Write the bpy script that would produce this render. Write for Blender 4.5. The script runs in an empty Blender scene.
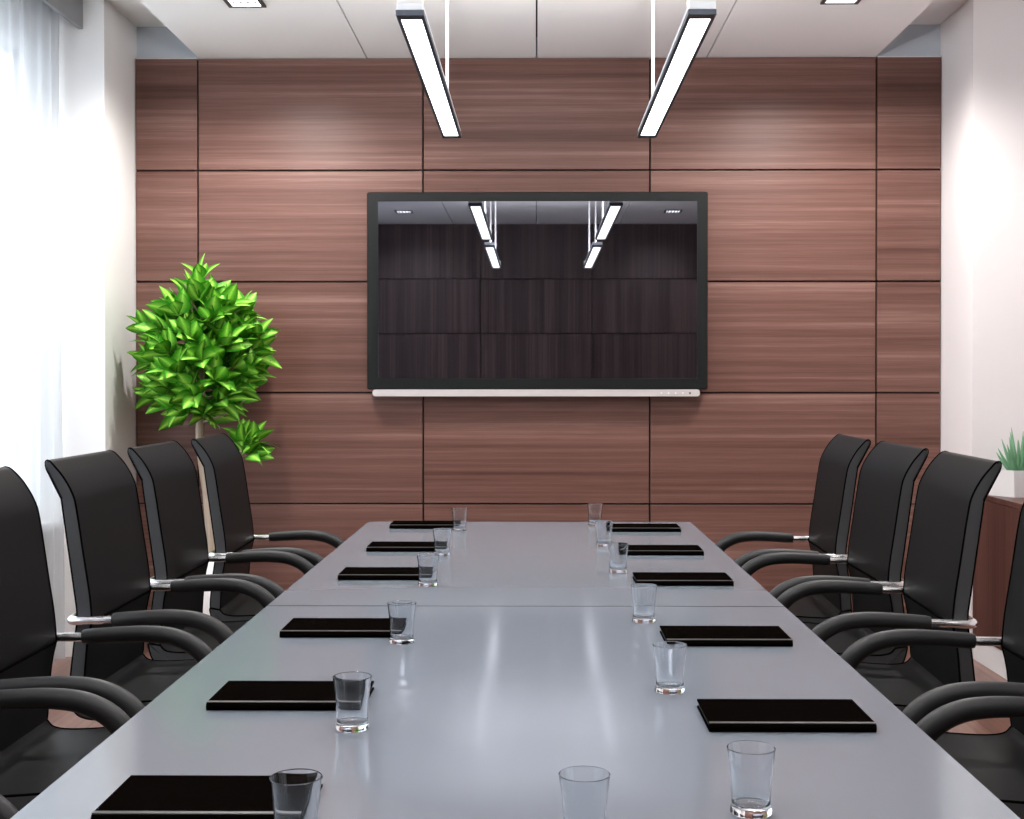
import bpy, bmesh, math, random
from mathutils import Vector, Matrix
random.seed(4)
SC = bpy.context.scene
COL = SC.collection
PI = math.pi

# ------------------------------------------------------------------ materials
def mat(name, color=(.8, .8, .8), rough=.5, metal=0., spec=.5, **kw):
    m = bpy.data.materials.new(name); m.use_nodes = True
    b = m.node_tree.nodes['Principled BSDF']
    b.inputs['Base Color'].default_value = (*color, 1)
    b.inputs['Roughness'].default_value = rough
    b.inputs['Metallic'].default_value = metal
    b.inputs['Specular IOR Level'].default_value = spec
    for k, v in kw.items():
        b.inputs[k.replace('_', ' ')].default_value = v
    return m

def N(m, t, **kw):
    n = m.node_tree.nodes.new(t)
    for k, v in kw.items(): setattr(n, k, v)
    return n
def L(m, a, b): m.node_tree.links.new(a, b)
def ramp(m, stops):
    r = N(m, 'ShaderNodeValToRGB'); e = r.color_ramp.elements
    while len(e) < len(stops): e.new(.5)
    for i, (p, c) in enumerate(stops):
        e[i].position = p; e[i].color = (*c, 1)
    return r

def plaster(name, color, rough=.6, bump=.04):
    m = mat(name, color, rough, spec=.3)
    b = m.node_tree.nodes['Principled BSDF']
    tc = N(m, 'ShaderNodeTexCoord'); n = N(m, 'ShaderNodeTexNoise')
    n.inputs['Scale'].default_value = 90; n.inputs['Detail'].default_value = 4
    L(m, tc.outputs['Object'], n.inputs['Vector'])
    bp = N(m, 'ShaderNodeBump'); bp.inputs['Strength'].default_value = bump; bp.inputs['Distance'].default_value = .002
    L(m, n.outputs['Fac'], bp.inputs['Height']); L(m, bp.outputs['Normal'], b.inputs['Normal'])
    return m

def wood(name, stops, axis='x', rough=.4, fine=1., spec=.4, vary=.12):
    """veneer whose grain runs along one axis of the object"""
    m = mat(name, (.2, .1, .08), rough, spec=spec)
    b = m.node_tree.nodes['Principled BSDF']
    tc = N(m, 'ShaderNodeTexCoord'); oi = N(m, 'ShaderNodeObjectInfo')
    mp = N(m, 'ShaderNodeMapping')
    L(m, tc.outputs['Object'], mp.inputs['Vector'])
    off = N(m, 'ShaderNodeVectorMath', operation='SCALE'); off.inputs[0].default_value = (vary*9, vary*9, vary)
    L(m, oi.outputs['Random'], off.inputs['Scale']); L(m, off.outputs[0], mp.inputs['Location'])
    def layer(a, c, detail, dist=0.):
        mm = N(m, 'ShaderNodeMapping')
        mm.inputs['Scale'].default_value = {'x': (a, c, c), 'y': (c, a, c), 'z': (c, c, a)}[axis]
        L(m, mp.outputs[0], mm.inputs['Vector'])
        n = N(m, 'ShaderNodeTexNoise'); n.inputs['Scale'].default_value = 1
        n.inputs['Detail'].default_value = detail; n.inputs['Distortion'].default_value = dist
        L(m, mm.outputs[0], n.inputs['Vector']); return n
    n1 = layer(.10, 9*fine, 3, .15)      # broad bands
    n2 = layer(.5, 50*fine, 4, .15)      # streaks
    n3 = layer(5, 260*fine, 3)          # pores
    a = N(m, 'ShaderNodeMath', operation='MULTIPLY'); a.inputs[1].default_value = .44
    L(m, n1.outputs['Fac'], a.inputs[0])
    c = N(m, 'ShaderNodeMath', operation='MULTIPLY_ADD'); c.inputs[1].default_value = .39
    L(m, n2.outputs['Fac'], c.inputs[0]); L(m, a.outputs[0], c.inputs[2])
    d = N(m, 'ShaderNodeMath', operation='MULTIPLY_ADD'); d.inputs[1].default_value = .17
    L(m, n3.outputs['Fac'], d.inputs[0]); L(m, c.outputs[0], d.inputs[2])
    r = ramp(m, stops); L(m, d.outputs[0], r.inputs['Fac']); L(m, r.outputs[0], b.inputs['Base Color'])
    bp = N(m, 'ShaderNodeBump'); bp.inputs['Strength'].default_value = .08; bp.inputs['Distance'].default_value = .001
    L(m, n3.outputs['Fac'], bp.inputs['Height']); L(m, bp.outputs['Normal'], b.inputs['Normal'])
    return m

M = {}
M['white'] = plaster('white plaster', (.85, .84, .83))
M['wallright'] = plaster('warm white plaster', (.83, .785, .78))
M['ceil'] = plaster('ceiling paint', (.88, .865, .86), .55)
M['bluegrey'] = plaster('blue grey plaster', (.60, .65, .71))
M['trimwhite'] = mat('white trim', (.8, .8, .8), .4)
M['groove'] = mat('black groove', (.008, .006, .006), .6)
M['seam'] = mat('black seam', (.004, .004, .005), .9, spec=0.)
M['walnut'] = wood('red walnut veneer', [(.32, (.080, .033, .025)), (.44, (.130, .060, .046)), (.54, (.176, .087, .069)), (.68, (.29, .168, .140))], 'x', .42, spec=.32)
M['darkwood'] = wood('dark walnut veneer', [(.36, (.030, .017, .017)), (.5, (.065, .040, .040)), (.62, (.12, .080, .072))], 'z', .42, 1.)
M['cabwood'] = wood('cabinet veneer', [(.36, (.038, .013, .010)), (.5, (.080, .031, .024)), (.64, (.135, .060, .047))], 'z', .4, 1.2)
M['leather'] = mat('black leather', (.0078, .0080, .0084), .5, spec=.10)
M['leather_side'] = mat('charcoal leather lit side', (.060, .061, .064), .6, spec=.2)  # greyer side leather, lightened further in place of light from the viewer's side
M['sleeve'] = mat('black rubber sleeve', (.018, .018, .019), .48, spec=.35)
M['piping'] = mat('black piping', (.0025, .0025, .0025), .8, spec=0.)
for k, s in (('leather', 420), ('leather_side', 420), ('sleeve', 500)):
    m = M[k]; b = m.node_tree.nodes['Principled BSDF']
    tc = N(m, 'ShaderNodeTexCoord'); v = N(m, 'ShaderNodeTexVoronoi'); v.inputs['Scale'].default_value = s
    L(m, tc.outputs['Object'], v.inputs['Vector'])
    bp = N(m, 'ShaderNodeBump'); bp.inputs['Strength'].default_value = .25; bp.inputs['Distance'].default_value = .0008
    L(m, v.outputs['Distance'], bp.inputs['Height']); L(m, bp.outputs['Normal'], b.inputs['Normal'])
M['chrome'] = mat('chrome', (.88, .87, .87), .22, 1.)
M['table'] = mat('pale grey lacquer', (.190, .212, .246), .11, spec=.36)
M['tableleg'] = mat('brushed grey metal', (.35, .36, .38), .35, .8)
M['folder'] = mat('black folder leather', (.0025, .0018, .0015), .6, spec=0.)
M['spine_glint'] = mat('black spine leather', (.022, .021, .021), .38, spec=.5)  # paler than the cover: highlight of the rounded edge put into the colour
M['pages'] = mat('charcoal page block', (.02, .02, .02), .7)
M['bezel'] = mat('black bezel plastic', (.008, .009, .009), .4, spec=.25)
M['screen'] = mat('glossy dark screen', (.29, .30, .345), .015, 1.)
M['silver'] = mat('pale silver plastic', (.62, .57, .56), .35, .2)
M['button'] = mat('light button', (.8, .78, .78), .3)
M['darkbutton'] = mat('dark button', (.04, .04, .04), .3)
M['lampbody'] = mat('white lamp housing', (.72, .74, .78), .3, .0)
M['lampedge'] = mat('dark blue grey lamp edge', (.055, .068, .090), .35, .3)
M['rod'] = mat('white rod', (.85, .84, .84), .35)
M['valance'] = mat('dark grey pelmet', (.23, .235, .245), .5)
M['frame'] = mat('pale window frame', (.70, .72, .75), .4)
M['ceramic'] = mat('white ceramic', (.80, .78, .77), .3)
M['soil'] = mat('dark soil', (.03, .02, .014), .9)
M['bark'] = wood('pale bark', [(.35, (.30, .22, .16)), (.6, (.62, .50, .40))], 'z', .7, 1.)
M['louvre'] = mat('dark louvre', (.04, .04, .045), .4)

def emit(name, color, s):
    m = bpy.data.materials.new(name); m.use_nodes = True; nt = m.node_tree; nt.nodes.clear()
    e = nt.nodes.new('ShaderNodeEmission'); e.inputs[0].default_value = (*color, 1); e.inputs[1].default_value = s
    o = nt.nodes.new('ShaderNodeOutputMaterial'); nt.links.new(e.outputs[0], o.inputs[0]); return m
M['lens'] = emit('lit diffuser', (1, .985, .97), 6)
M['spotlens'] = emit('lit reflector', (1, .98, .95), 5)

def glass(name):
    m = bpy.data.materials.new(name); m.use_nodes = True; nt = m.node_tree; nt.nodes.clear()
    g = nt.nodes.new('ShaderNodeBsdfGlass'); g.inputs['Roughness'].default_value = 0; g.inputs['IOR'].default_value = 1.46
    g.inputs['Color'].default_value = (.97, .98, .99, 1)
    o = nt.nodes.new('ShaderNodeOutputMaterial'); nt.links.new(g.outputs[0], o.inputs[0]); return m
M['glass'] = glass('clear glass')
def pane_mat():
    m = bpy.data.materials.new('window glass'); m.use_nodes = True; nt = m.node_tree; nt.nodes.clear()
    t = nt.nodes.new('ShaderNodeBsdfTransparent'); t.inputs[0].default_value = (.96, .98, 1, 1)
    g = nt.nodes.new('ShaderNodeBsdfGlossy'); g.inputs['Roughness'].default_value = .02
    x = nt.nodes.new('ShaderNodeMixShader'); x.inputs[0].default_value = .07
    o = nt.nodes.new('ShaderNodeOutputMaterial')
    nt.links.new(t.outputs[0], x.inputs[1]); nt.links.new(g.outputs[0], x.inputs[2]); nt.links.new(x.outputs[0], o.inputs[0]); return m
M['pane'] = pane_mat()
def curtain_mat():
    m = bpy.data.materials.new('sheer white voile'); m.use_nodes = True; nt = m.node_tree; nt.nodes.clear()
    t = nt.nodes.new('ShaderNodeBsdfTransparent')
    tl = nt.nodes.new('ShaderNodeBsdfTranslucent'); tl.inputs[0].default_value = (.62, .65, .68, 1)
    d = nt.nodes.new('ShaderNodeBsdfDiffuse'); d.inputs[0].default_value = (.62, .65, .68, 1)
    x1 = nt.nodes.new('ShaderNodeMixShader'); x1.inputs[0].default_value = .45
    x2 = nt.nodes.new('ShaderNodeMixShader'); x2.inputs[0].default_value = .62
    o = nt.nodes.new('ShaderNodeOutputMaterial')
    nt.links.new(tl.outputs[0], x1.inputs[1]); nt.links.new(d.outputs[0], x1.inputs[2])
    nt.links.new(t.outputs[0], x2.inputs[1]); nt.links.new(x1.outputs[0], x2.inputs[2]); nt.links.new(x2.outputs[0], o.inputs[0]); return m
M['curtain'] = curtain_mat()

def floor_mat():
    m = mat('laminate floor', (.2, .12, .1), .28, spec=.5)
    b = m.node_tree.nodes['Principled BSDF']
    tc = N(m, 'ShaderNodeTexCoord')
    mp = N(m, 'ShaderNodeMapping'); mp.inputs['Rotation'].default_value = (0, 0, PI/2)
    L(m, tc.outputs['Object'], mp.inputs['Vector'])
    br = N(m, 'ShaderNodeTexBrick'); br.offset = .37
    br.inputs['Scale'].default_value = 1; br.inputs['Brick Width'].default_value = 1.3; br.inputs['Row Height'].default_value = .16
    br.inputs['Mortar Size'].default_value = .0018; br.inputs['Mortar Smooth'].default_value = 0
    br.inputs['Color1'].default_value = (.26, .145, .115, 1); br.inputs['Color2'].default_value = (.17, .085, .066, 1)
    br.inputs['Mortar'].default_value = (.05, .026, .02, 1)
    L(m, mp.outputs[0], br.inputs['Vector'])
    m2 = N(m, 'ShaderNodeMapping'); m2.inputs['Scale'].default_value = (40, 1.2, 1)
    L(m, tc.outputs['Object'], m2.inputs['Vector'])
    n = N(m, 'ShaderNodeTexNoise'); n.inputs['Scale'].default_value = 1; n.inputs['Detail'].default_value = 5
    L(m, m2.outputs[0], n.inputs['Vector'])
    r = ramp(m, [(.3, (.62, .60, .58)), (.7, (1.35, 1.3, 1.25))]); L(m, n.outputs['Fac'], r.inputs['Fac'])
    x = N(m, 'ShaderNodeMix', data_type='RGBA', blend_type='MULTIPLY'); x.inputs[0].default_value = 1
    L(m, br.outputs['Color'], x.inputs[6]); L(m, r.outputs[0], x.inputs[7]); L(m, x.outputs[2], b.inputs['Base Color'])
    return m
M['floor'] = floor_mat()

def leaf_mat(name, edge, mid):
    """the u of each leaf's uv runs across the blade: pale midrib, deeper green margins"""
    m = mat(name, edge, .5, spec=.22)
    b = m.node_tree.nodes['Principled BSDF']
    uv = N(m, 'ShaderNodeUVMap'); uv.uv_map = 'UVMap'
    s = N(m, 'ShaderNodeSeparateXYZ'); L(m, uv.outputs[0], s.inputs[0])
    a = N(m, 'ShaderNodeMath', operation='SUBTRACT'); a.inputs[1].default_value = .5; L(m, s.outputs[0], a.inputs[0])
    ab = N(m, 'ShaderNodeMath', operation='ABSOLUTE'); L(m, a.outputs[0], ab.inputs[0])
    n = N(m, 'ShaderNodeTexNoise'); n.inputs['Scale'].default_value = 14; n.inputs['Detail'].default_value = 3
    L(m, uv.outputs[0], n.inputs['Vector'])
    ad = N(m, 'ShaderNodeMath', operation='MULTIPLY_ADD'); ad.inputs[1].default_value = .22
    L(m, n.outputs['Fac'], ad.inputs[0]); L(m, ab.outputs[0], ad.inputs[2])
    r = ramp(m, [(.13, mid), (.26, tuple(x*.45+y*.55 for x, y in zip(mid, edge))), (.50, edge)])
    L(m, ad.outputs[0], r.inputs['Fac']); L(m, r.outputs[0], b.inputs['Base Color'])
    b.inputs['Transmission Weight'].default_value = 0
    return m
M['leaf'] = leaf_mat('variegated green leaf', (.045, .27, .010), (.46, .82, .12))
M['aloe'] = mat('succulent green', (.17, .36, .20), .45)

# ------------------------------------------------------------------ mesh helpers
def finish(bm, name, m, parent=None, loc=None, smooth=30):
    bmesh.ops.recalc_face_normals(bm, faces=bm.faces)
    if smooth:
        for f in bm.faces: f.smooth = True
        for e in bm.edges:
            if len(e.link_faces) == 2 and e.calc_face_angle(0) > math.radians(smooth): e.smooth = False
    me = bpy.data.meshes.new(name); bm.to_mesh(me); bm.free()
    for x in (m if isinstance(m, (list, tuple)) else [m]): me.materials.append(x)
    o = bpy.data.objects.new(name, me); COL.objects.link(o)
    if smooth:
        wn = o.modifiers.new('weighted_normals', 'WEIGHTED_NORMAL'); wn.keep_sharp = True
    if parent: o.parent = parent
    if loc: o.location = loc
    return o
def box(bm, x0, x1, y0, y1, z0, z1, bev=0, seg=2, mi=0):
    vs = [bm.verts.new((x, y, z)) for x in (x0, x1) for y in (y0, y1) for z in (z0, z1)]
    F = [(0, 1, 3, 2), (4, 6, 7, 5), (0, 4, 5, 1), (2, 3, 7, 6), (0, 2, 6, 4), (1, 5, 7, 3)]
    fs = [bm.faces.new([vs[i] for i in f]) for f in F]
    for f in fs: f.material_index = mi
    if bev:
        es = list({e for f in fs for e in f.edges})
        bmesh.ops.bevel(bm, geom=es, offset=bev, segments=seg, affect='EDGES', profile=.5)
def tube(bm, pts, r, n=12, cap=True):
    pts = [Vector(p) for p in pts]
    rs = r if isinstance(r, (list, tuple)) else [r]*len(pts)
    rings = []; up = None
    for i, p in enumerate(pts):
        t = (pts[min(i+1, len(pts)-1)] - pts[max(i-1, 0)]).normalized()
        if up is None:
            up = Vector((0, 0, 1)) if abs(t.z) < .9 else Vector((1, 0, 0))
        a = (up - t*up.dot(t)).normalized(); up = a; b = t.cross(a)
        rings.append([bm.verts.new(p + (a*math.cos(2*PI*k/n) + b*math.sin(2*PI*k/n))*rs[i]) for k in range(n)])
    for q in range(len(rings)-1):
        for k in range(n):
            bm.faces.new([rings[q][k], rings[q][(k+1) % n], rings[q+1][(k+1) % n], rings[q+1][k]])
    if cap:
        bm.faces.new(rings[0][::-1]); bm.faces.new(rings[-1])
def loop(bm, pts, r, n=6):
    """closed cord lying in a plane of constant y"""
    P = [Vector(p) for p in pts]; rings = []
    for i, p in enumerate(P):
        t = (P[(i+1) % len(P)] - P[i-1]).normalized(); a = Vector((0, 1, 0)); b = t.cross(a)
        rings.append([bm.verts.new(p + (a*math.cos(2*PI*k/n) + b*math.sin(2*PI*k/n))*r) for k in range(n)])
    for q in range(len(rings)):
        A = rings[q]; B = rings[(q+1) % len(rings)]
        for k in range(n): bm.faces.new([A[k], A[(k+1) % n], B[(k+1) % n], B[k]])
def smoothpath(pts, sub=6):
    """Catmull-Rom through the points"""
    P = [Vector(p) for p in pts]; out = []
    for i in range(len(P)-1):
        p0 = P[max(i-1, 0)]; p1 = P[i]; p2 = P[i+1]; p3 = P[min(i+2, len(P)-1)]
        for k in range(sub):
            t = k/sub
            out.append(.5*((2*p1) + (p2-p0)*t + (2*p0-5*p1+4*p2-p3)*t*t + (3*p1-p0-3*p2+p3)*t**3))
    out.append(P[-1]); return out
def lathe(bm, prof, n=32, c=(0, 0, 0), closed=False):
    rings = []
    for r, z in prof:
        if r < 1e-6: rings.append([bm.verts.new((c[0], c[1], c[2]+z))])
        else: rings.append([bm.verts.new((c[0]+r*math.cos(2*PI*k/n), c[1]+r*math.sin(2*PI*k/n), c[2]+z)) for k in range(n)])
    idx = list(range(len(rings)-1)) + ([len(rings)-1] if closed else [])
    for q in idx:
        A = rings[q]; B = rings[(q+1) % len(rings)]
        for k in range(n):
            k2 = (k+1) % n
            if len(A) == 1 and len(B) == 1: continue
            if len(A) == 1: bm.faces.new([A[0], B[k2], B[k]])
            elif len(B) == 1: bm.faces.new([A[k], A[k2], B[0]])
            else: bm.faces.new([A[k], A[k2], B[k2], B[k]])
def prism(bm, poly, y0, y1, bev=0, seg=3):
    """profile in x,z extruded along y; end rims rounded"""
    A = [bm.verts.new((x, y0, z)) for x, z in poly]; B = [bm.verts.new((x, y1, z)) for x, z in poly]
    n = len(poly); fa = bm.faces.new(A); fb = bm.faces.new(B[::-1])
    for k in range(n): bm.faces.new([A[k], B[k], B[(k+1) % n], A[(k+1) % n]])
    if bev:
        bmesh.ops.recalc_face_normals(bm, faces=bm.faces)
        bmesh.ops.bevel(bm, geom=list(fa.edges)+list(fb.edges), offset=bev, segments=seg, affect='EDGES', profile=.5)
def empty(name, loc, rz=0):
    o = bpy.data.objects.new(name, None); COL.objects.link(o)
    o.location = loc; o.rotation_euler = (0, 0, rz); o.empty_display_size = .1; return o
def tag(o, label, cat, group=None, kind=None):
    o['label'] = label; o['category'] = cat
    if group: o['group'] = group
    if kind: o['kind'] = kind
    return o
def struct(o): o['kind'] = 'structure'; return o
def kids(o): return [c for c in bpy.data.objects if c.parent == o]
def copy_tree(o, parent=None):
    c = o.copy(); COL.objects.link(c); c.parent = parent
    for ch in kids(o): copy_tree(ch, c)
    return c

# ------------------------------------------------------------------ the room
YF, YB = 6.63, -.46            # far and rear wall faces
XL, XR = -2.45, 2.75           # window wall and right wall faces
CL, CR = -2.12, 2.132           # faces of the two piers by the far wall
PY = 6.13                      # front of the piers
ZT = 3.24                      # upper ceiling
ZS = 3.065                     # underside of the dropped ceiling

bm = bmesh.new(); box(bm, XL-.3, XR+.2, YB-.2, YF+.2, -.1, 0)
struct(finish(bm, 'floor', M['floor']))
bm = bmesh.new(); box(bm, XL-.3, XR+.2, YB-.2, YF+.2, ZT, ZT+.1)
ceil = struct(finish(bm, 'ceiling', M['ceil']))
for a, b in ((-1.785, -.893), (-.893, .003), (.003, .9), (.9, 1.790)):
    bm = bmesh.new(); box(bm, a+.004, b-.004, YB, YF, ZS, ZT-.06, .001, 1)
    finish(bm, 'ceiling_panel', M['ceil'], ceil)
bm = bmesh.new(); box(bm, -1.76, 1.77, YB, YF, ZT-.06, ZT)
finish(bm, 'ceiling_backing', M['groove'], ceil)

# far wall with its veneer panels
bm = bmesh.new(); box(bm, XL-.3, XR+.2, YF, YF+.2, 0, ZT)
wb = struct(finish(bm, 'wall_far', M['bluegrey']))
bm = bmesh.new(); box(bm, CL, CR, YF-.008, YF, 0, 3.06)
finish(bm, 'panel_backing', M['groove'], wb)
XS = [CL, -1.787, -.596, .600, 1.790, CR]
ZS_ = [0, .124, .711, 1.298, 1.885, 2.472, 3.066]
def panels(parent, xs, zs, y0, y1, m, g=.0045, name='veneer_panel'):
    for i in range(len(xs)-1):
        for j in range(len(zs)-1):
            x0, x1, z0, z1 = xs[i]+g, xs[i+1]-g, zs[j]+g, zs[j+1]-g
            cx, cz = (x0+x1)/2, (z0+z1)/2
            bm = bmesh.new(); box(bm, x0-cx, x1-cx, y0, y1, z0-cz, z1-cz, .0015, 1)
            finish(bm, name, m, parent, (cx, 0, cz))
panels(wb, XS, ZS_, YF-.032, YF-.008, M['walnut'])
for k, (a, b) in enumerate(((CL, -1.787), (1.792, CR))):
    bm = bmesh.new(); box(bm, a, b, YF-.032, YF, 3.0625, 3.068)
    struct(finish(bm, 'trim_%d' % (k+1), M['trimwhite']))

# rear wall, behind the viewer, seen only in the screen
bm = bmesh.new(); box(bm, XL-.3, XR+.2, YB-.2, YB-.03, 0, ZT)
wr = struct(finish(bm, 'wall_near', M['groove']))
panels(wr, [XL, -1.787, -.596, .600, 1.797, XR], ZS_[:-1]+[ZT], YB-.03, YB, M['darkwood'], .004)

# right wall and pier
bm = bmesh.new(); box(bm, XR, XR+.2, YB-.2, YF, 0, ZT)
struct(finish(bm, 'wall_right', M['wallright']))
bm = bmesh.new(); box(bm, CR, XR, PY, YF, 0, ZT)
struct(finish(bm, 'wall_pier_right', M['wallright']))
# left wall with the window opening, and its pier
WY0, WY1, WZ0, WZ1 = .25, 5.98, .68, 2.95
bm = bmesh.new()
box(bm, XL-.25, XL, YB-.2, YF, 0, WZ0)
box(bm, XL-.25, XL, YB-.2, YF, WZ1, ZT)
box(bm, XL-.25, XL, YB-.2, WY0, WZ0, WZ1)
box(bm, XL-.25, XL, WY1, YF, WZ0, WZ1)
struct(finish(bm, 'wall_left', M['white']))
bm = bmesh.new(); box(bm, XL, CL, PY, YF, 0, ZT)
struct(finish(bm, 'wall_pier_left', M['white']))

# window
bm = bmesh.new()
fx0, fx1 = XL-.10, XL-.04
box(bm, fx0, fx1, WY0, WY1, WZ0, WZ0+.06); box(bm, fx0, fx1, WY0, WY1, WZ1-.05, WZ1)
n = 5
for k in range(n+1):
    y = WY0 + (WY1-WY0)*k/n
    box(bm, fx0, fx1, max(WY0, y-.035), min(WY1, y+.035), WZ0, WZ1)
win = struct(finish(bm, 'window_1', M['frame'], smooth=0))
bm = bmesh.new(); box(bm, fx0+.005, fx1-.005, WY0, WY1, 2.565, 2.62)
finish(bm, 'transom', M['frame'], win)
bm = bmesh.new(); box(bm, fx0+.025, fx0+.035, WY0+.02, WY1-.02, WZ0+.03, WZ1-.03)
finish(bm, 'window_pane', M['pane'], win)
bm = bmesh.new(); box(bm, XL-.20, XL+.11, WY0-.05, PY-.005, WZ0-.04, WZ0, .004)
finish(bm, 'window_sill', M['white'], win)

# pelmet and sheer curtain
bm = bmesh.new()
box(bm, -2.245, -2.222, YB+.01, PY-.005, 3.085, ZT-.002, .002)
box(bm, -2.400, -2.245, YB+.01, PY-.005, 3.190, ZT-.002)
p = finish(bm, 'curtain_pelmet', M['valance'])
tag(p, 'dark grey curtain pelmet box fixed under the ceiling along the window', 'pelmet')
bm = bmesh.new()
ny = 900; rows = [0.015, .8, 1.6, 2.4, 3.18]
def cx(y, z):
    a = .45 + .55*(1 - z/3.3)
    return -2.315 + .024*a*math.sin(y*44 + 1.7*math.sin(y*5.1)) + .010*math.sin(y*17+z*.8) + .006*math.sin(y*97)
grid = [[bm.verts.new((cx(YB+.03+(PY-.04-YB)*i/ny, z), YB+.03+(PY-.04-YB-.02)*i/ny, z)) for i in range(ny+1)] for z in rows]
for r in range(len(rows)-1):
    for i in range(ny):
        bm.faces.new([grid[r][i], grid[r][i+1], grid[r+1][i+1], grid[r+1][i]])
c = finish(bm, 'sheer_curtain', M['curtain'], smooth=180)
tag(c, 'floor-length sheer white curtain hanging in soft folds before the left window', 'curtain')

# ------------------------------------------------------------------ low cabinet on the right
cab = empty('low_cabinet', (2.43, 4.5, 0))
tag(cab, 'long reddish wooden low cabinet standing against the right wall on a white plinth', 'cabinet')
X0 = 2.135-2.43; X1 = XR-.005-2.43; Y0 = 3.0-4.5; Y1 = PY-.006-4.5
bm = bmesh.new(); box(bm, X0+.006, X1, Y0, Y1, 0, .118); finish(bm, 'plinth', M['trimwhite'], cab)
bm = bmesh.new(); box(bm, X0+.022, X1, Y0, Y1, .12, .790); finish(bm, 'body', M['cabwood'], cab)
bm = bmesh.new(); box(bm, X0, X1, Y0-.01, Y1, .792, .8175, .002); finish(bm, 'top', M['cabwood'], cab)
nd = 4
for k in range(nd):
    a = Y0 + (Y1-Y0)*k/nd; b_ = Y0 + (Y1-Y0)*(k+1)/nd
    bm = bmesh.new(); box(bm, X0, X0+.020, a+.002, b_-.002, .122, .789, .001, 1)
    finish(bm, 'door', M['cabwood'], cab)

# succulent in a white six-sided bowl
pot = empty('succulent_bowl', (2.297, 5.955, .8175))
tag(pot, 'small spiky green succulent in a white faceted bowl on the right cabinet', 'plant')
bm = bmesh.new()
def hexring(r, z, n=6, ph=.0): return [bm.verts.new((r*math.cos(2*PI*k/n+ph), r*math.sin(2*PI*k/n+ph), z)) for k in range(n)]
R = [hexring(.146, 0), hexring(.160, .125), hexring(.146, .125), hexring(.143, .100)]
bm.faces.new(R[0]); bm.faces.new(R[3])
for a, b_ in zip(R, R[1:]):
    for k in range(6): bm.faces.new([a[k], a[(k+1) % 6], b_[(k+1) % 6], b_[k]])
finish(bm, 'pot', M['ceramic'], pot, smooth=20)
bm = bmesh.new(); lathe(bm, [(0, .108), (.10, .110), (.135, .1035)], 6); finish(bm, 'soil', M['soil'], pot)
bm = bmesh.new()
rnd = random.Random(8)
for k in range(24):
    a = k*2.399; lean = .12 + .75*(k/24)**.8; ln = .19 - .07*(k/24) + rnd.uniform(-.015, .02)
    d = Vector((math.cos(a), math.sin(a), 0)); base = Vector((0, 0, .106)) + d*(.008+.028*k/24)
    pts = []; rs = []
    for q in range(7):
        t = q/6
        pts.append(base + d*(math.sin(lean)*ln*t*(1-.15*t)) + Vector((0, 0, math.cos(lean)*ln*t + .012*t*t)))
        rs.append(.0125*(1-t)**.75 + .0008)
    tube(bm, pts, rs, 7)
finish(bm, 'leaves', M['aloe'], pot)

# ------------------------------------------------------------------ conference table
TX0, TX1, TH = -.725, .668, .75
tab = empty('conference_table', (-.027, 3.35, 0))
tag(tab, 'long glossy pale grey conference table in the middle of the room', 'table')
for y0, y1 in ((1.30, 3.3545), (3.3655, 5.40)):
    bm = bmesh.new(); box(bm, TX0+.027, TX1+.027, y0-3.35, y1-3.35, TH-.035, TH, .0008, 1)
    finish(bm, 'tabletop', M['table'], tab, smooth=0)
bm = bmesh.new(); box(bm, TX0+.028, TX1+.026, .0047, .0153, TH-.034, TH-.0008); finish(bm, 'seam_strip', M['seam'], tab)
bm = bmesh.new(); box(bm, -.36, .36, -1.8, 1.8, TH-.085, TH-.036); finish(bm, 'underframe', M['tableleg'], tab)
for y in (-1.75, 0, 1.75):
    bm = bmesh.new()
    box(bm, -.10, .10, y-.05, y+.05, .015, TH-.086, .01); box(bm, -.36, .36, y-.06, y+.06, 0, .02, .006)
    finish(bm, 'leg', M['tableleg'], tab)

# ------------------------------------------------------------------ folders
def folder0():
    o = empty('document_folder', (0, 0, 0))
    w, d, t = .143, .170, .0155
    # a cover wraps round the near edge as a rounded spine
    prof = []
    for k in range(9):
        a = -PI/2 - PI*k/8
        prof.append((.008+.0078*math.cos(a), t/2+.0078*math.sin(a)))
    prof = [(d, 0)] + prof + [(d, t), (d, t-.0032), (.012, t-.0032), (.012, .0032), (d, .0032)]
    bm = bmesh.new()
    A = [bm.verts.new((-w, y, z)) for y, z in prof]; B = [bm.verts.new((w, y, z)) for y, z in prof]
    bm.faces.new(A); bm.faces.new(B[::-1]); n = len(prof)
    for k in range(n): bm.faces.new([A[k], B[k], B[(k+1) % n], A[(k+1) % n]])
    finish(bm, 'cover', M['folder'], o)
    bm = bmesh.new(); box(bm, -w+.003, w-.003, .013, d-.003, .0034, t-.0034); finish(bm, 'pages', M['pages'], o)
    bm = bmesh.new(); box(bm, -w, w, .0035, .0135, t-.0010, t+.0006, .0005, 1); finish(bm, 'spine_glint', M['spine_glint'], o)  # lighter strip painted where the rounded near edge catches light
    return o
FG = 'black folders laid on the table'
F = [(-.4605, 1.683, 'black closed folder at the bottom left corner of the photo, nearest on the left side'),
     (-.4605, 2.275, 'black closed folder on the left side, second from the viewer'),
     (-.4605, 2.93, 'black closed folder on the left side just nearer than the table seam'),
     (-.4605, 3.79, 'black closed folder on the left side just beyond the table seam'),
     (-.4605, 4.43, 'black closed folder on the left side, second from the far table end'),
     (-.4605, 5.13, 'black closed folder at the far left end of the table'),
     (.441, 2.142, 'largest black closed folder on the right side, nearest the viewer there'),
     (.441, 2.84, 'black closed folder on the right side just nearer than the table seam'),
     (.441, 3.69, 'black closed folder on the right side just beyond the table seam'),
     (.441, 4.345, 'black closed folder on the right side, second from the far table end'),
     (.441, 5.03, 'black closed folder at the far right end of the table')]
proto = folder0()
for i, (x, y, lab) in enumerate(F):
    o = proto if i == 0 else copy_tree(proto)
    o.location = (x, y, TH); tag(o, lab, 'folder', FG)

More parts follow.
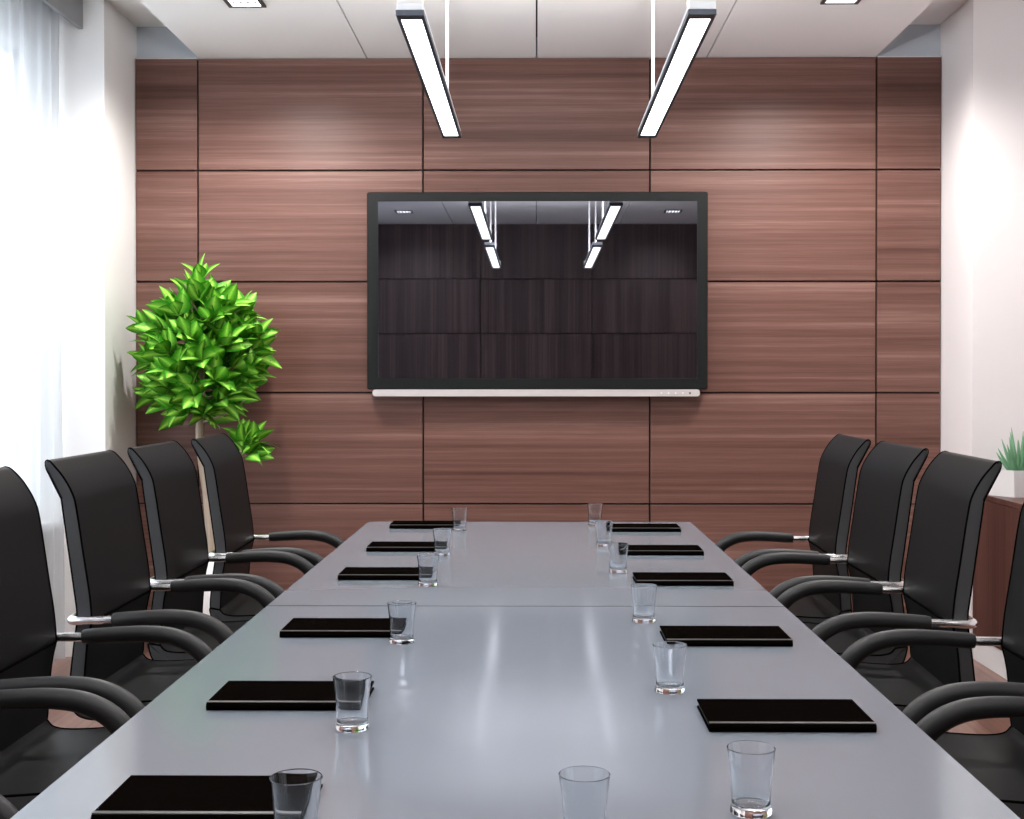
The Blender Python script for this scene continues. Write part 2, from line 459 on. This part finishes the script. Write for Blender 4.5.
# ------------------------------------------------------------------ glasses
def glassprof():
    out = [(0, 0), (.0275, 0), (.0292, .0012), (.0295, .0045), (.0285, .0085), (.0272, .012), (.0272, .022), (.0282, .045), (.0305, .068), (.0335, .0895), (.0338, .091), (.0330, .0918)]
    inn = [(.0320, .0905), (.0288, .068), (.0264, .045), (.0253, .022), (.0248, .0150), (.0225, .0132), (0, .0130)]
    return out+inn
G = [(-.310, 1.607, 'drinking glass at the bottom edge overlapping the nearest left folder'),
     (-.3185, 2.160, 'drinking glass on the left, by the second folder from the viewer'),
     (-.310, 2.88, 'drinking glass on the left just nearer than the table seam'),
     (-.319, 3.69, 'drinking glass on the left just beyond the table seam'),
     (-.326, 4.34, 'drinking glass on the left, second from the far table end'),
     (-.310, 5.07, 'drinking glass at the far left end of the table'),
     (.063, 1.622, 'drinking glass standing alone at the bottom middle of the table'),
     (.300, 1.742, 'drinking glass at the bottom right, in front of the largest right folder'),
     (.260, 2.427, 'drinking glass on the right, beside and beyond the largest right folder'),
     (.271, 3.138, 'drinking glass on the right just nearer than the table seam'),
     (.260, 3.958, 'drinking glass on the right, first beyond the table seam'),
     (.250, 4.59, 'drinking glass on the right, second from the far table end'),
     (.249, 5.26, 'drinking glass at the far right end of the table, rim before the wood wall')]
bm = bmesh.new(); lathe(bm, glassprof(), 48); g0 = finish(bm, 'drinking_glass', M['glass'], smooth=50)
for i, (x, y, lab) in enumerate(G):
    o = g0 if i == 0 else g0.copy()
    if i: COL.objects.link(o)
    o.location = (x, y, TH+.0004); tag(o, lab, 'glass', 'glasses on the table')

# ------------------------------------------------------------------ chairs (local +x faces the table)
def chair0():
    o = empty('office_chair', (0, 0, 0)); H = .245
    front = smoothpath([(-.020, 0, .548), (-.017, 0, .60), (-.010, 0, .68), (.002, 0, .735)], 3)
    up = smoothpath([(.002, 0, .735), (-.003, 0, .80), (-.018, 0, .90), (-.036, 0, 1.02), (-.047, 0, 1.065), (-.072, 0, 1.110), (-.099, 0, 1.1415), (-.108, 0, 1.1490)], 4)
    tip = [(-.115, 0, 1.1515), (-.1215, 0, 1.1495), (-.1250, 0, 1.1445), (-.1245, 0, 1.1370), (-.1190, 0, 1.1270)]
    rear = smoothpath([(-.076, 0, 1.052), (-.062, 0, .95), (-.044, 0, .82), (-.036, 0, .75), (-.044, 0, .68), (-.053, 0, .60), (-.056, 0, .555)], 3)
    P = [(v[0], v[2]) for v in list(front[:-1])+list(up)+[Vector(t) for t in tip]+list(rear)]
    bm = bmesh.new(); prism(bm, P, -H, H, .005, 3)
    def rnd_y(x, z, y):
        t = min(.98, max(0, (-.084-x)/.043)) if z > 1.09 else 0
        return y - math.copysign(.030*(1-math.sqrt(max(0, 1-t*t))), y)
    for v in bm.verts: v.co.y = rnd_y(v.co.x, v.co.z, v.co.y)
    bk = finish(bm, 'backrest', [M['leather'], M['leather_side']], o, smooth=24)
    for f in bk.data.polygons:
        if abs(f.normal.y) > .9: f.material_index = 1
    # stitched seams: piping round the front edges and the fold across the waist
    for s in (-1, 1):
        bm = bmesh.new(); loop(bm, [(x, rnd_y(x, z, s*(H-.002)), z) for x, z in P], .0024, 6)
        finish(bm, 'piping', M['piping'], bk)
    bm = bmesh.new(); tube(bm, [(.0015, -H+.001, .735), (.0015, H-.001, .735)], .0036, 8); finish(bm, 'waist_seam', M['piping'], bk)
    # seat: rounded rear corner, gently rising, waterfall front
    top = smoothpath([(-.020, 0, .547), (.00, 0, .530), (.06, 0, .526), (.20, 0, .535), (.36, 0, .545), (.45, 0, .540), (.485, 0, .520)], 4)
    bot = smoothpath([(.487, 0, .505), (.47, 0, .496), (.30, 0, .492), (.05, 0, .484), (-.015, 0, .486), (-.045, 0, .505), (-.057, 0, .545), (-.056, 0, .553)], 4)
    P = [(v[0], v[2]) for v in list(top)+list(bot)]
    bm = bmesh.new(); prism(bm, P, -H, H, .006, 3)
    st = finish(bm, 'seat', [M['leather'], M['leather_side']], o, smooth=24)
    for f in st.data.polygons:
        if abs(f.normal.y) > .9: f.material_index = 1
    for s in (-1, 1):
        bm = bmesh.new(); loop(bm, [(x, s*(H-.002), z) for x, z in P], .0023, 6)
        finish(bm, 'piping', M['piping'], st)
    AY = .258
    arm = smoothpath([(.062, 0, .743), (.15, 0, .749), (.225, 0, .750), (.285, 0, .741), (.333, 0, .716), (.364, 0, .678), (.381, 0, .630), (.386, 0, .585)], 5)
    for s in (-1, 1):
        bm = bmesh.new()
        n = len(arm); rs = [.0185+.0035*min(1, i/(n*.6)) for i in range(n)]; rs[0] = .0150; rs[-1] = .0195
        pts = [(v[0], s*AY, v[2]) for v in arm]
        pts.insert(0, (.0605, s*AY, .743)); rs.insert(0, .0125); rs[1] = .0168
        tube(bm, pts, rs, 16)
        finish(bm, 'armrest', M['sleeve'], o, smooth=50)
        # chrome tube: behind the back, under the sleeve, down to the floor and back as a runner
        bm = bmesh.new()
        p = [(-.0505, s*(H-.075), .741)] + [(-.0505+.0*k, s*(H-.075+.07*k/2), .741) for k in (1,)] + \
            smoothpath([(-.0505, s*(AY-.022), .741), (-.046, s*(AY-.006), .741), (-.030, s*AY, .741), (.02, s*AY, .742), (.066, s*AY, .743)], 4)
        tube(bm, p, [.0115]*(len(p)-6)+[.0110]*6, 12)
        finish(bm, 'arm_bracket', M['chrome'], o)
        bm = bmesh.new()
        p = [(.386, s*AY, .59), (.386, s*AY, .30)] + smoothpath([(.386, s*AY, .10), (.378, s*AY, .045), (.350, s*AY, .0175), (.28, s*AY, .0135)], 5) + [(.10, s*AY, .0130), (-.05, s*AY, .0130)]
        tube(bm, p, .0125, 12)
        tube(bm, [(.386, s*AY, .470), (.386, s*(H-.10), .470), (.386, s*(H-.10), .497)], .009, 8)
        finish(bm, 'leg', M['chrome'], o)
    bm = bmesh.new()
    tube(bm, [(.386, -.15, .478), (.386, .15, .478)], .0125, 12)
    tube(bm, [(.05, -.15, .474), (.386, -.15, .478)], .0100, 8); tube(bm, [(.05, .15, .474), (.386, .15, .478)], .0100, 8)
    finish(bm, 'seat_frame', M['chrome'], o)
    bm = bmesh.new(); tube(bm, [(-.045, -AY, .0130), (-.045, AY, .0130)], .0120, 10)
    finish(bm, 'floor_bar', M['chrome'], o)
    return o
XLc, XRc = -1.14, 1.080
C = [('L', 1.860, 0, 0, 'black leather armchair at the left, nearest the viewer, mostly outside the frame'),
     ('L', 2.472, -.004, 0, 'black leather armchair at the left edge, its tall back cut by the frame'),
     ('L', 3.20, -.005, 0, 'black leather armchair on the left with the whole back in front of the white curtain'),
     ('L', 3.805, .010, .4, 'black leather armchair on the left, second from the far wall'),
     ('L', 4.405, .036, 1.6, 'black leather armchair on the left nearest the far wall, before the plant'),
     ('R', 1.815, -.01, 0, 'black leather armchair at the right, nearest the viewer, mostly outside the frame'),
     ('R', 2.442, .008, -1, 'black leather armchair at the right edge, its back cut by the frame'),
     ('R', 3.175, -.012, -2.2, 'black leather armchair on the right whose back overlaps the white bowl and cabinet'),
     ('R', 3.785, -.014, 0, 'black leather armchair on the right, second from the far wall'),
     ('R', 4.388, -.022, -1.8, 'black leather armchair on the right nearest the wood wall')]
proto = chair0()
for i, (s, y, dx, turn, lab) in enumerate(C):
    o = proto if i == 0 else copy_tree(proto)
    o.location = ((XLc if s == 'L' else XRc)+dx, y+.245, 0); o.rotation_euler = (0, 0, math.radians(turn) + (0 if s == 'L' else PI))
    tag(o, lab, 'chair', 'armchairs along the left side' if s == 'L' else 'armchairs along the right side')

# ------------------------------------------------------------------ wall screen
tv = empty('wall_screen', (.006, 6.598, 1.3165))
tag(tv, 'large black flat screen mounted on the wood wall above the table end', 'television')
HW = .887; TZ = 1.028
bm = bmesh.new(); box(bm, -.45, .45, -.03, -.001, .25, .80); finish(bm, 'wall_mount', M['bezel'], tv)
# rounded bezel ring
def rrect(x0, x1, z0, z1, r, n=5):
    out = []
    for (cx_, cz, a0) in ((x1-r, z1-r, 0), (x0+r, z1-r, PI/2), (x0+r, z0+r, PI), (x1-r, z0+r, 1.5*PI)):
        for k in range(n+1): a = a0+PI/2*k/n; out.append((cx_+r*math.cos(a), cz+r*math.sin(a)))
    return out
bm = bmesh.new()
loops = []
for (ins, y, r) in ((0, -.031, .012), (0, -.082, .012), (.004, -.088, .010)):
    loops.append([bm.verts.new((x, y, z)) for x, z in rrect(-HW+ins, HW-ins, ins, TZ-ins, r)])
for y in (-.088, -.080):
    loops.append([bm.verts.new((x, y, z)) for x, z in rrect(-HW+.058, HW-.055, .058, TZ-.048, .002)])
for a, b_ in zip(loops, loops[1:]):
    n = len(a)
    for k in range(n): bm.faces.new([a[k], a[(k+1) % n], b_[(k+1) % n], b_[k]])
bm.faces.new(loops[0])
finish(bm, 'bezel', M['bezel'], tv)
bm = bmesh.new(); box(bm, -HW+.056, HW-.053, -.0815, -.075, .056, TZ-.046); finish(bm, 'screen', M['screen'], tv)
bm = bmesh.new()
A = [bm.verts.new((x, -.085, z)) for x, z in rrect(-HW+.028, HW-.040, -.036, .0, .016)]
B = [bm.verts.new((x, -.045, z)) for x, z in rrect(-HW+.028, HW-.040, -.036, .0, .016)]
bm.faces.new(A); bm.faces.new(B[::-1])
for k in range(len(A)): bm.faces.new([A[k], B[k], B[(k+1) % len(A)], A[(k+1) % len(A)]])
bar = finish(bm, 'control_bar', M['silver'], tv)
for k in range(5):
    x = HW-.24+.037*k
    bm = bmesh.new(); tube(bm, [(x, -.084, -.019), (x, -.088, -.019)], .005, 12)
    finish(bm, 'button', M['darkbutton'] if k == 4 else M['button'], bar)

# ------------------------------------------------------------------ hanging lamps
def lamp0():
    o = empty('pendant_lamp', (0, 0, 0)); w = .041; Lh = .915
    bm = bmesh.new(); box(bm, -w+.003, w-.003, -Lh, Lh, .016, .038, .002); finish(bm, 'housing', M['lampbody'], o)
    for y in (-Lh+.0185,):
        bm = bmesh.new(); box(bm, -w+.004, w-.004, y-.018, y+.018, .0385, .066, .002); finish(bm, 'end_cap', M['rod'], o)
    bm = bmesh.new()
    for (a, b_, c, d) in ((-w, -w+.0105, -Lh, Lh), (w-.0105, w, -Lh, Lh), (-w+.0105, w-.0105, -Lh, -Lh+.045), (-w+.0105, w-.0105, Lh-.045, Lh)):
        box(bm, a, b_, c, d, 0, .016)
    finish(bm, 'edge_frame', M['lampedge'], o)
    bm = bmesh.new(); box(bm, -w+.0105, w-.0105, -Lh+.045, Lh-.045, .002, .010); finish(bm, 'diffuser', M['lens'], o)
    bm = bmesh.new(); box(bm, -w+.010, w-.010, -Lh+.045, Lh-.045, .0385, .0415); finish(bm, 'added_top_emitter', M['lens'], o)  # unseen glowing strip, added on top to light the ceiling
    for y in (-.60, .62):
        bm = bmesh.new(); tube(bm, [(0, y, .040), (0, y, ZS-2.422)], .0065, 10); tube(bm, [(0, y, .0405), (0, y, .060)], .012, 12)
        tube(bm, [(0, y, ZS-2.422-.014), (0, y, ZS-2.422)], .028, 16)
        finish(bm, 'rod', M['rod'], o)
    return o
proto = lamp0()
for i, (x, y, lab) in enumerate([
    (-.368, 4.565, 'long white pendant strip lamp, the left one of the pair hanging before the wood wall'),
    (.484, 4.565, 'long white pendant strip lamp, the right one of the pair hanging before the wood wall'),
    (-.368, 2.26, 'pendant strip lamp nearer the viewer, seen as the lower left lamp reflected in the screen'),
    (.484, 2.26, 'pendant strip lamp nearer the viewer, seen as the lower right lamp reflected in the screen')]):
    o = proto if i == 0 else copy_tree(proto)
    o.location = (x, y, 2.422); tag(o, lab, 'lamp', 'pendant strip lamps over the table')

def spot0():
    o = empty('recessed_downlight', (0, 0, 0)); a = .085
    bm = bmesh.new()
    for (x0, x1, y0, y1) in ((-a, -a+.019, -a, a), (a-.019, a, -a, a), (-a+.019, a-.019, -a, -a+.008), (-a+.019, a-.019, a-.008, a)):
        box(bm, x0, x1, y0, y1, -.010, 0, .001, 1)
    finish(bm, 'frame', M['louvre'], o)
    bm = bmesh.new(); box(bm, -a+.019, a-.019, -a+.008, a-.008, -.004, -.001); finish(bm, 'reflector', M['spotlens'], o)
    bm = bmesh.new()
    for i in range(4):
        for j in range(4):
            x = -.048+.032*i; y = -.054+.036*j
            tube(bm, [(x, y, -.0040), (x, y, -.0070)], .0070, 8)
    finish(bm, 'louvre_dots', M['louvre'], o)
    return o
proto = spot0()
for i, (x, y, lab) in enumerate([
    (-1.31, 5.60, 'small square ceiling downlight at the top left edge of the photo'),
    (1.365, 5.575, 'small square ceiling downlight at the top right edge of the photo'),
    (-1.32, .55, 'small square ceiling downlight reflected at the upper left of the screen'),
    (1.365, .55, 'small square ceiling downlight reflected at the upper right of the screen')]):
    o = proto if i == 0 else copy_tree(proto)
    o.location = (x, y, ZS); tag(o, lab, 'ceiling light', 'square downlights in the ceiling')

# ------------------------------------------------------------------ tree in a white pot
tree = empty('potted_tree', (-1.66, 6.27, 0))
tag(tree, 'tall leafy green indoor tree in a round white pot by the left pier', 'plant')
bm = bmesh.new(); lathe(bm, [(0, 0), (.15, 0), (.19, .03), (.232, .14), (.238, .25), (.215, .37), (.175, .46), (.160, .475), (.150, .470), (.150, .43), (0, .43)], 40)
finish(bm, 'pot', M['ceramic'], tree)
bm = bmesh.new(); lathe(bm, [(0, .440), (.10, .442), (.149, .434)], 24); finish(bm, 'soil', M['soil'], tree)
bm = bmesh.new()
tube(bm, smoothpath([(.03, 0, .42), (.020, 0, .60), (.008, 0, .76), (-.020, 0, .95), (-.032, 0, 1.12), (-.020, 0, 1.30), (-.02, 0, 1.62), (0, 0, 1.80)], 4), [.024]*9+[.021]*8+[.017]*4+[.012]*4+[.007]*4, 10)
tube(bm, smoothpath([(.01, 0, .755), (.045, -.01, .82), (.13, -.02, .93), (.19, -.02, 1.02)], 4), .009, 8)
rnd = random.Random(21)
for k in range(16):
    a = k*2.4; z = 1.15+.036*k; d = Vector((math.cos(a)*.28, math.sin(a)*.2, .16))
    tube(bm, [(-.022, 0, z), (-.022+d.x*.5, d.y*.5, z+.05), (-.022+d.x*.9, d.y*.9, z+.14)], [.006, .005, .003], 6)
finish(bm, 'trunk', M['bark'], tree, smooth=60)

bm = bmesh.new(); uvl = bm.loops.layers.uv.new('UVMap')
def leaf(base, d, ln, wd, roll, cup=.16, droop=.12):
    d = d.normalized(); side = d.cross(Vector((0, 0, 1)))
    if side.length < .1: side = Vector((1, 0, 0))
    side.normalize(); nrm = side.cross(d).normalized()
    rot = Matrix.Rotation(roll, 3, d); side = rot @ side; nrm = rot @ nrm
    ns = 6; rows = []
    for q in range(ns+1):
        t = q/ns; w = wd*(math.sin(PI*min(1, t**.8))**.85 if 0 < t < 1 else (.04 if t == 0 else 0))
        c = base + d*ln*t + nrm*(-droop*ln*t*t + .06*ln*math.sin(PI*t))
        row = []
        for s in (-1, -.5, 0, .5, 1):
            row.append((bm.verts.new(c + side*(w*s) + nrm*(cup*w*abs(s)**1.4)), ((s+1)/2, t)))
        rows.append(row)
    for a, b_ in zip(rows, rows[1:]):
        for k in range(4):
            q = [a[k], a[k+1], b_[k+1], b_[k]]
            f = bm.faces.new([v for v, _ in q])
            for lp, (_, uv) in zip(f.loops, q): lp[uvl].uv = uv
cen = Vector((-.015, -.02, 1.475))
def tuft(p, out, n=6, size=.125):
    for j in range(n):
        a = 2*PI*j/n + rnd.uniform(-.4, .4); sp = rnd.uniform(.45, .95)
        t = out.cross(Vector((0, 0, 1))); t = t.normalized() if t.length > .05 else Vector((1, 0, 0)); u = out.cross(t).normalized()
        d = out*math.cos(sp) + (t*math.cos(a)+u*math.sin(a))*math.sin(sp)
        leaf(p, d, size*rnd.uniform(.8, 1.15), size*rnd.uniform(.25, .32), rnd.uniform(-1.25, 1.25))
    leaf(p, out+Vector((rnd.uniform(-.1, .1), 0, .1)), size*1.1, size*.28, rnd.uniform(-1.2, 1.2))
k = 0; cnt = 46
for i in range(cnt):
    z = 1-2*(i+.5)/cnt; r = math.sqrt(max(0, 1-z*z)); a = i*2.39996
    v = Vector((math.cos(a)*r, math.sin(a)*r, z))
    sc = rnd.uniform(.80, 1.0)
    rx = .243*(1.0 if z > -.3 else .88)
    p = cen + Vector((v.x*rx*sc, v.y*.19*sc, v.z*.335*sc - .01))
    out = (Vector((v.x, v.y*.8, v.z*.6)) + Vector((0, 0, .65))).normalized()
    tuft(p, out, 8, .150)
for i in range(22):
    v = Vector((rnd.uniform(-1, 1), rnd.uniform(-1, 1), rnd.uniform(-1, 1)))*.55
    p = cen + Vector((v.x*.27, v.y*.19, v.z*.32)); tuft(p, (Vector((v.x, v.y, .7))).normalized(), 7, .14)
tuft(cen+Vector((.0, 0, .385)), Vector((0, -.1, 1)), 4, .13)
for p, o_ in (((.27, -.03, 1.58), (.6, -.2, .7)), ((-.29, -.05, 1.61), (-.6, -.3, .6)), ((-.27, -.05, 1.45), (-.8, -.2, .4)), ((-.24, -.05, 1.28), (-.8, -.2, .35)), ((.24, -.04, 1.43), (.7, -.2, .5))):
    tuft(Vector(p), Vector(o_).normalized(), 4, .11)
for p, o_ in (((.190, -.02, 1.00), (.35, -.3, .8)), ((.235, -.02, 1.05), (.9, -.2, .5)), ((.195, -.02, 1.06), (-.2, -.3, 1)), ((.22, -.03, .99), (.7, -.4, .1))):
    tuft(Vector(p), Vector(o_).normalized(), 5, .13)
fo = finish(bm, 'foliage', M['leaf'], tree, smooth=80)

# ------------------------------------------------------------------ light: overcast sky through the window
w = bpy.data.worlds.new('sky'); SC.world = w; w.use_nodes = True
bg = w.node_tree.nodes['Background']; bg.inputs[0].default_value = (.93, .965, 1, 1); bg.inputs[1].default_value = 4.6

# uplight added above the pendants to brighten the room; beams of the ceiling downlights
def area(name, loc, sx, sy, power, color=(1, .98, .96)):
    l = bpy.data.lights.new(name, 'AREA'); l.shape = 'RECTANGLE'; l.size = sx; l.size_y = sy; l.energy = power; l.color = color
    o = bpy.data.objects.new(name, l); COL.objects.link(o); o.location = loc; return o
for x, y, e, n in ((-.368, 4.30, 22, 1.0), (.484, 4.30, 22, 1.0), (-.368, 2.26, 22, 1.6), (.484, 2.26, 22, 1.6)):
    up = area('added_uplight', (x, y, 2.422+.044), .06, n, e); up.rotation_euler = (PI, 0, 0)  # added upward light, brightens the ceiling and the room
for x, y, e in ((-1.31, 5.60, 130), (1.365, 5.575, 125), (-1.32, .55, 60), (1.365, .55, 60)):
    l = bpy.data.lights.new('downlight_beam', 'SPOT'); l.energy = e; l.spot_size = math.radians(164); l.spot_blend = .55; l.shadow_soft_size = .06; l.color = (1, .97, .94)
    o = bpy.data.objects.new('downlight_beam', l); COL.objects.link(o); o.location = (x, y, ZS-.03)

# ------------------------------------------------------------------ camera
cam = bpy.data.cameras.new('camera'); co = bpy.data.objects.new('camera', cam); COL.objects.link(co)
f = 1250.0
cam.sensor_fit = 'HORIZONTAL'; cam.sensor_width = 36; cam.lens = 36*f/1024; cam.clip_start = .02
yaw = math.atan(12/f); pitch = math.atan(10/f)
cam.shift_x = -12/1024; cam.shift_y = -16.5/1024
co.location = (0, 0, 1.35); co.rotation_euler = (PI/2 - pitch, 0, yaw)
SC.camera = co
vs = SC.view_settings
vs.view_transform = 'Standard'; vs.look = 'None'; vs.gamma = 1; vs.use_curve_mapping = False; vs.exposure = 0.17
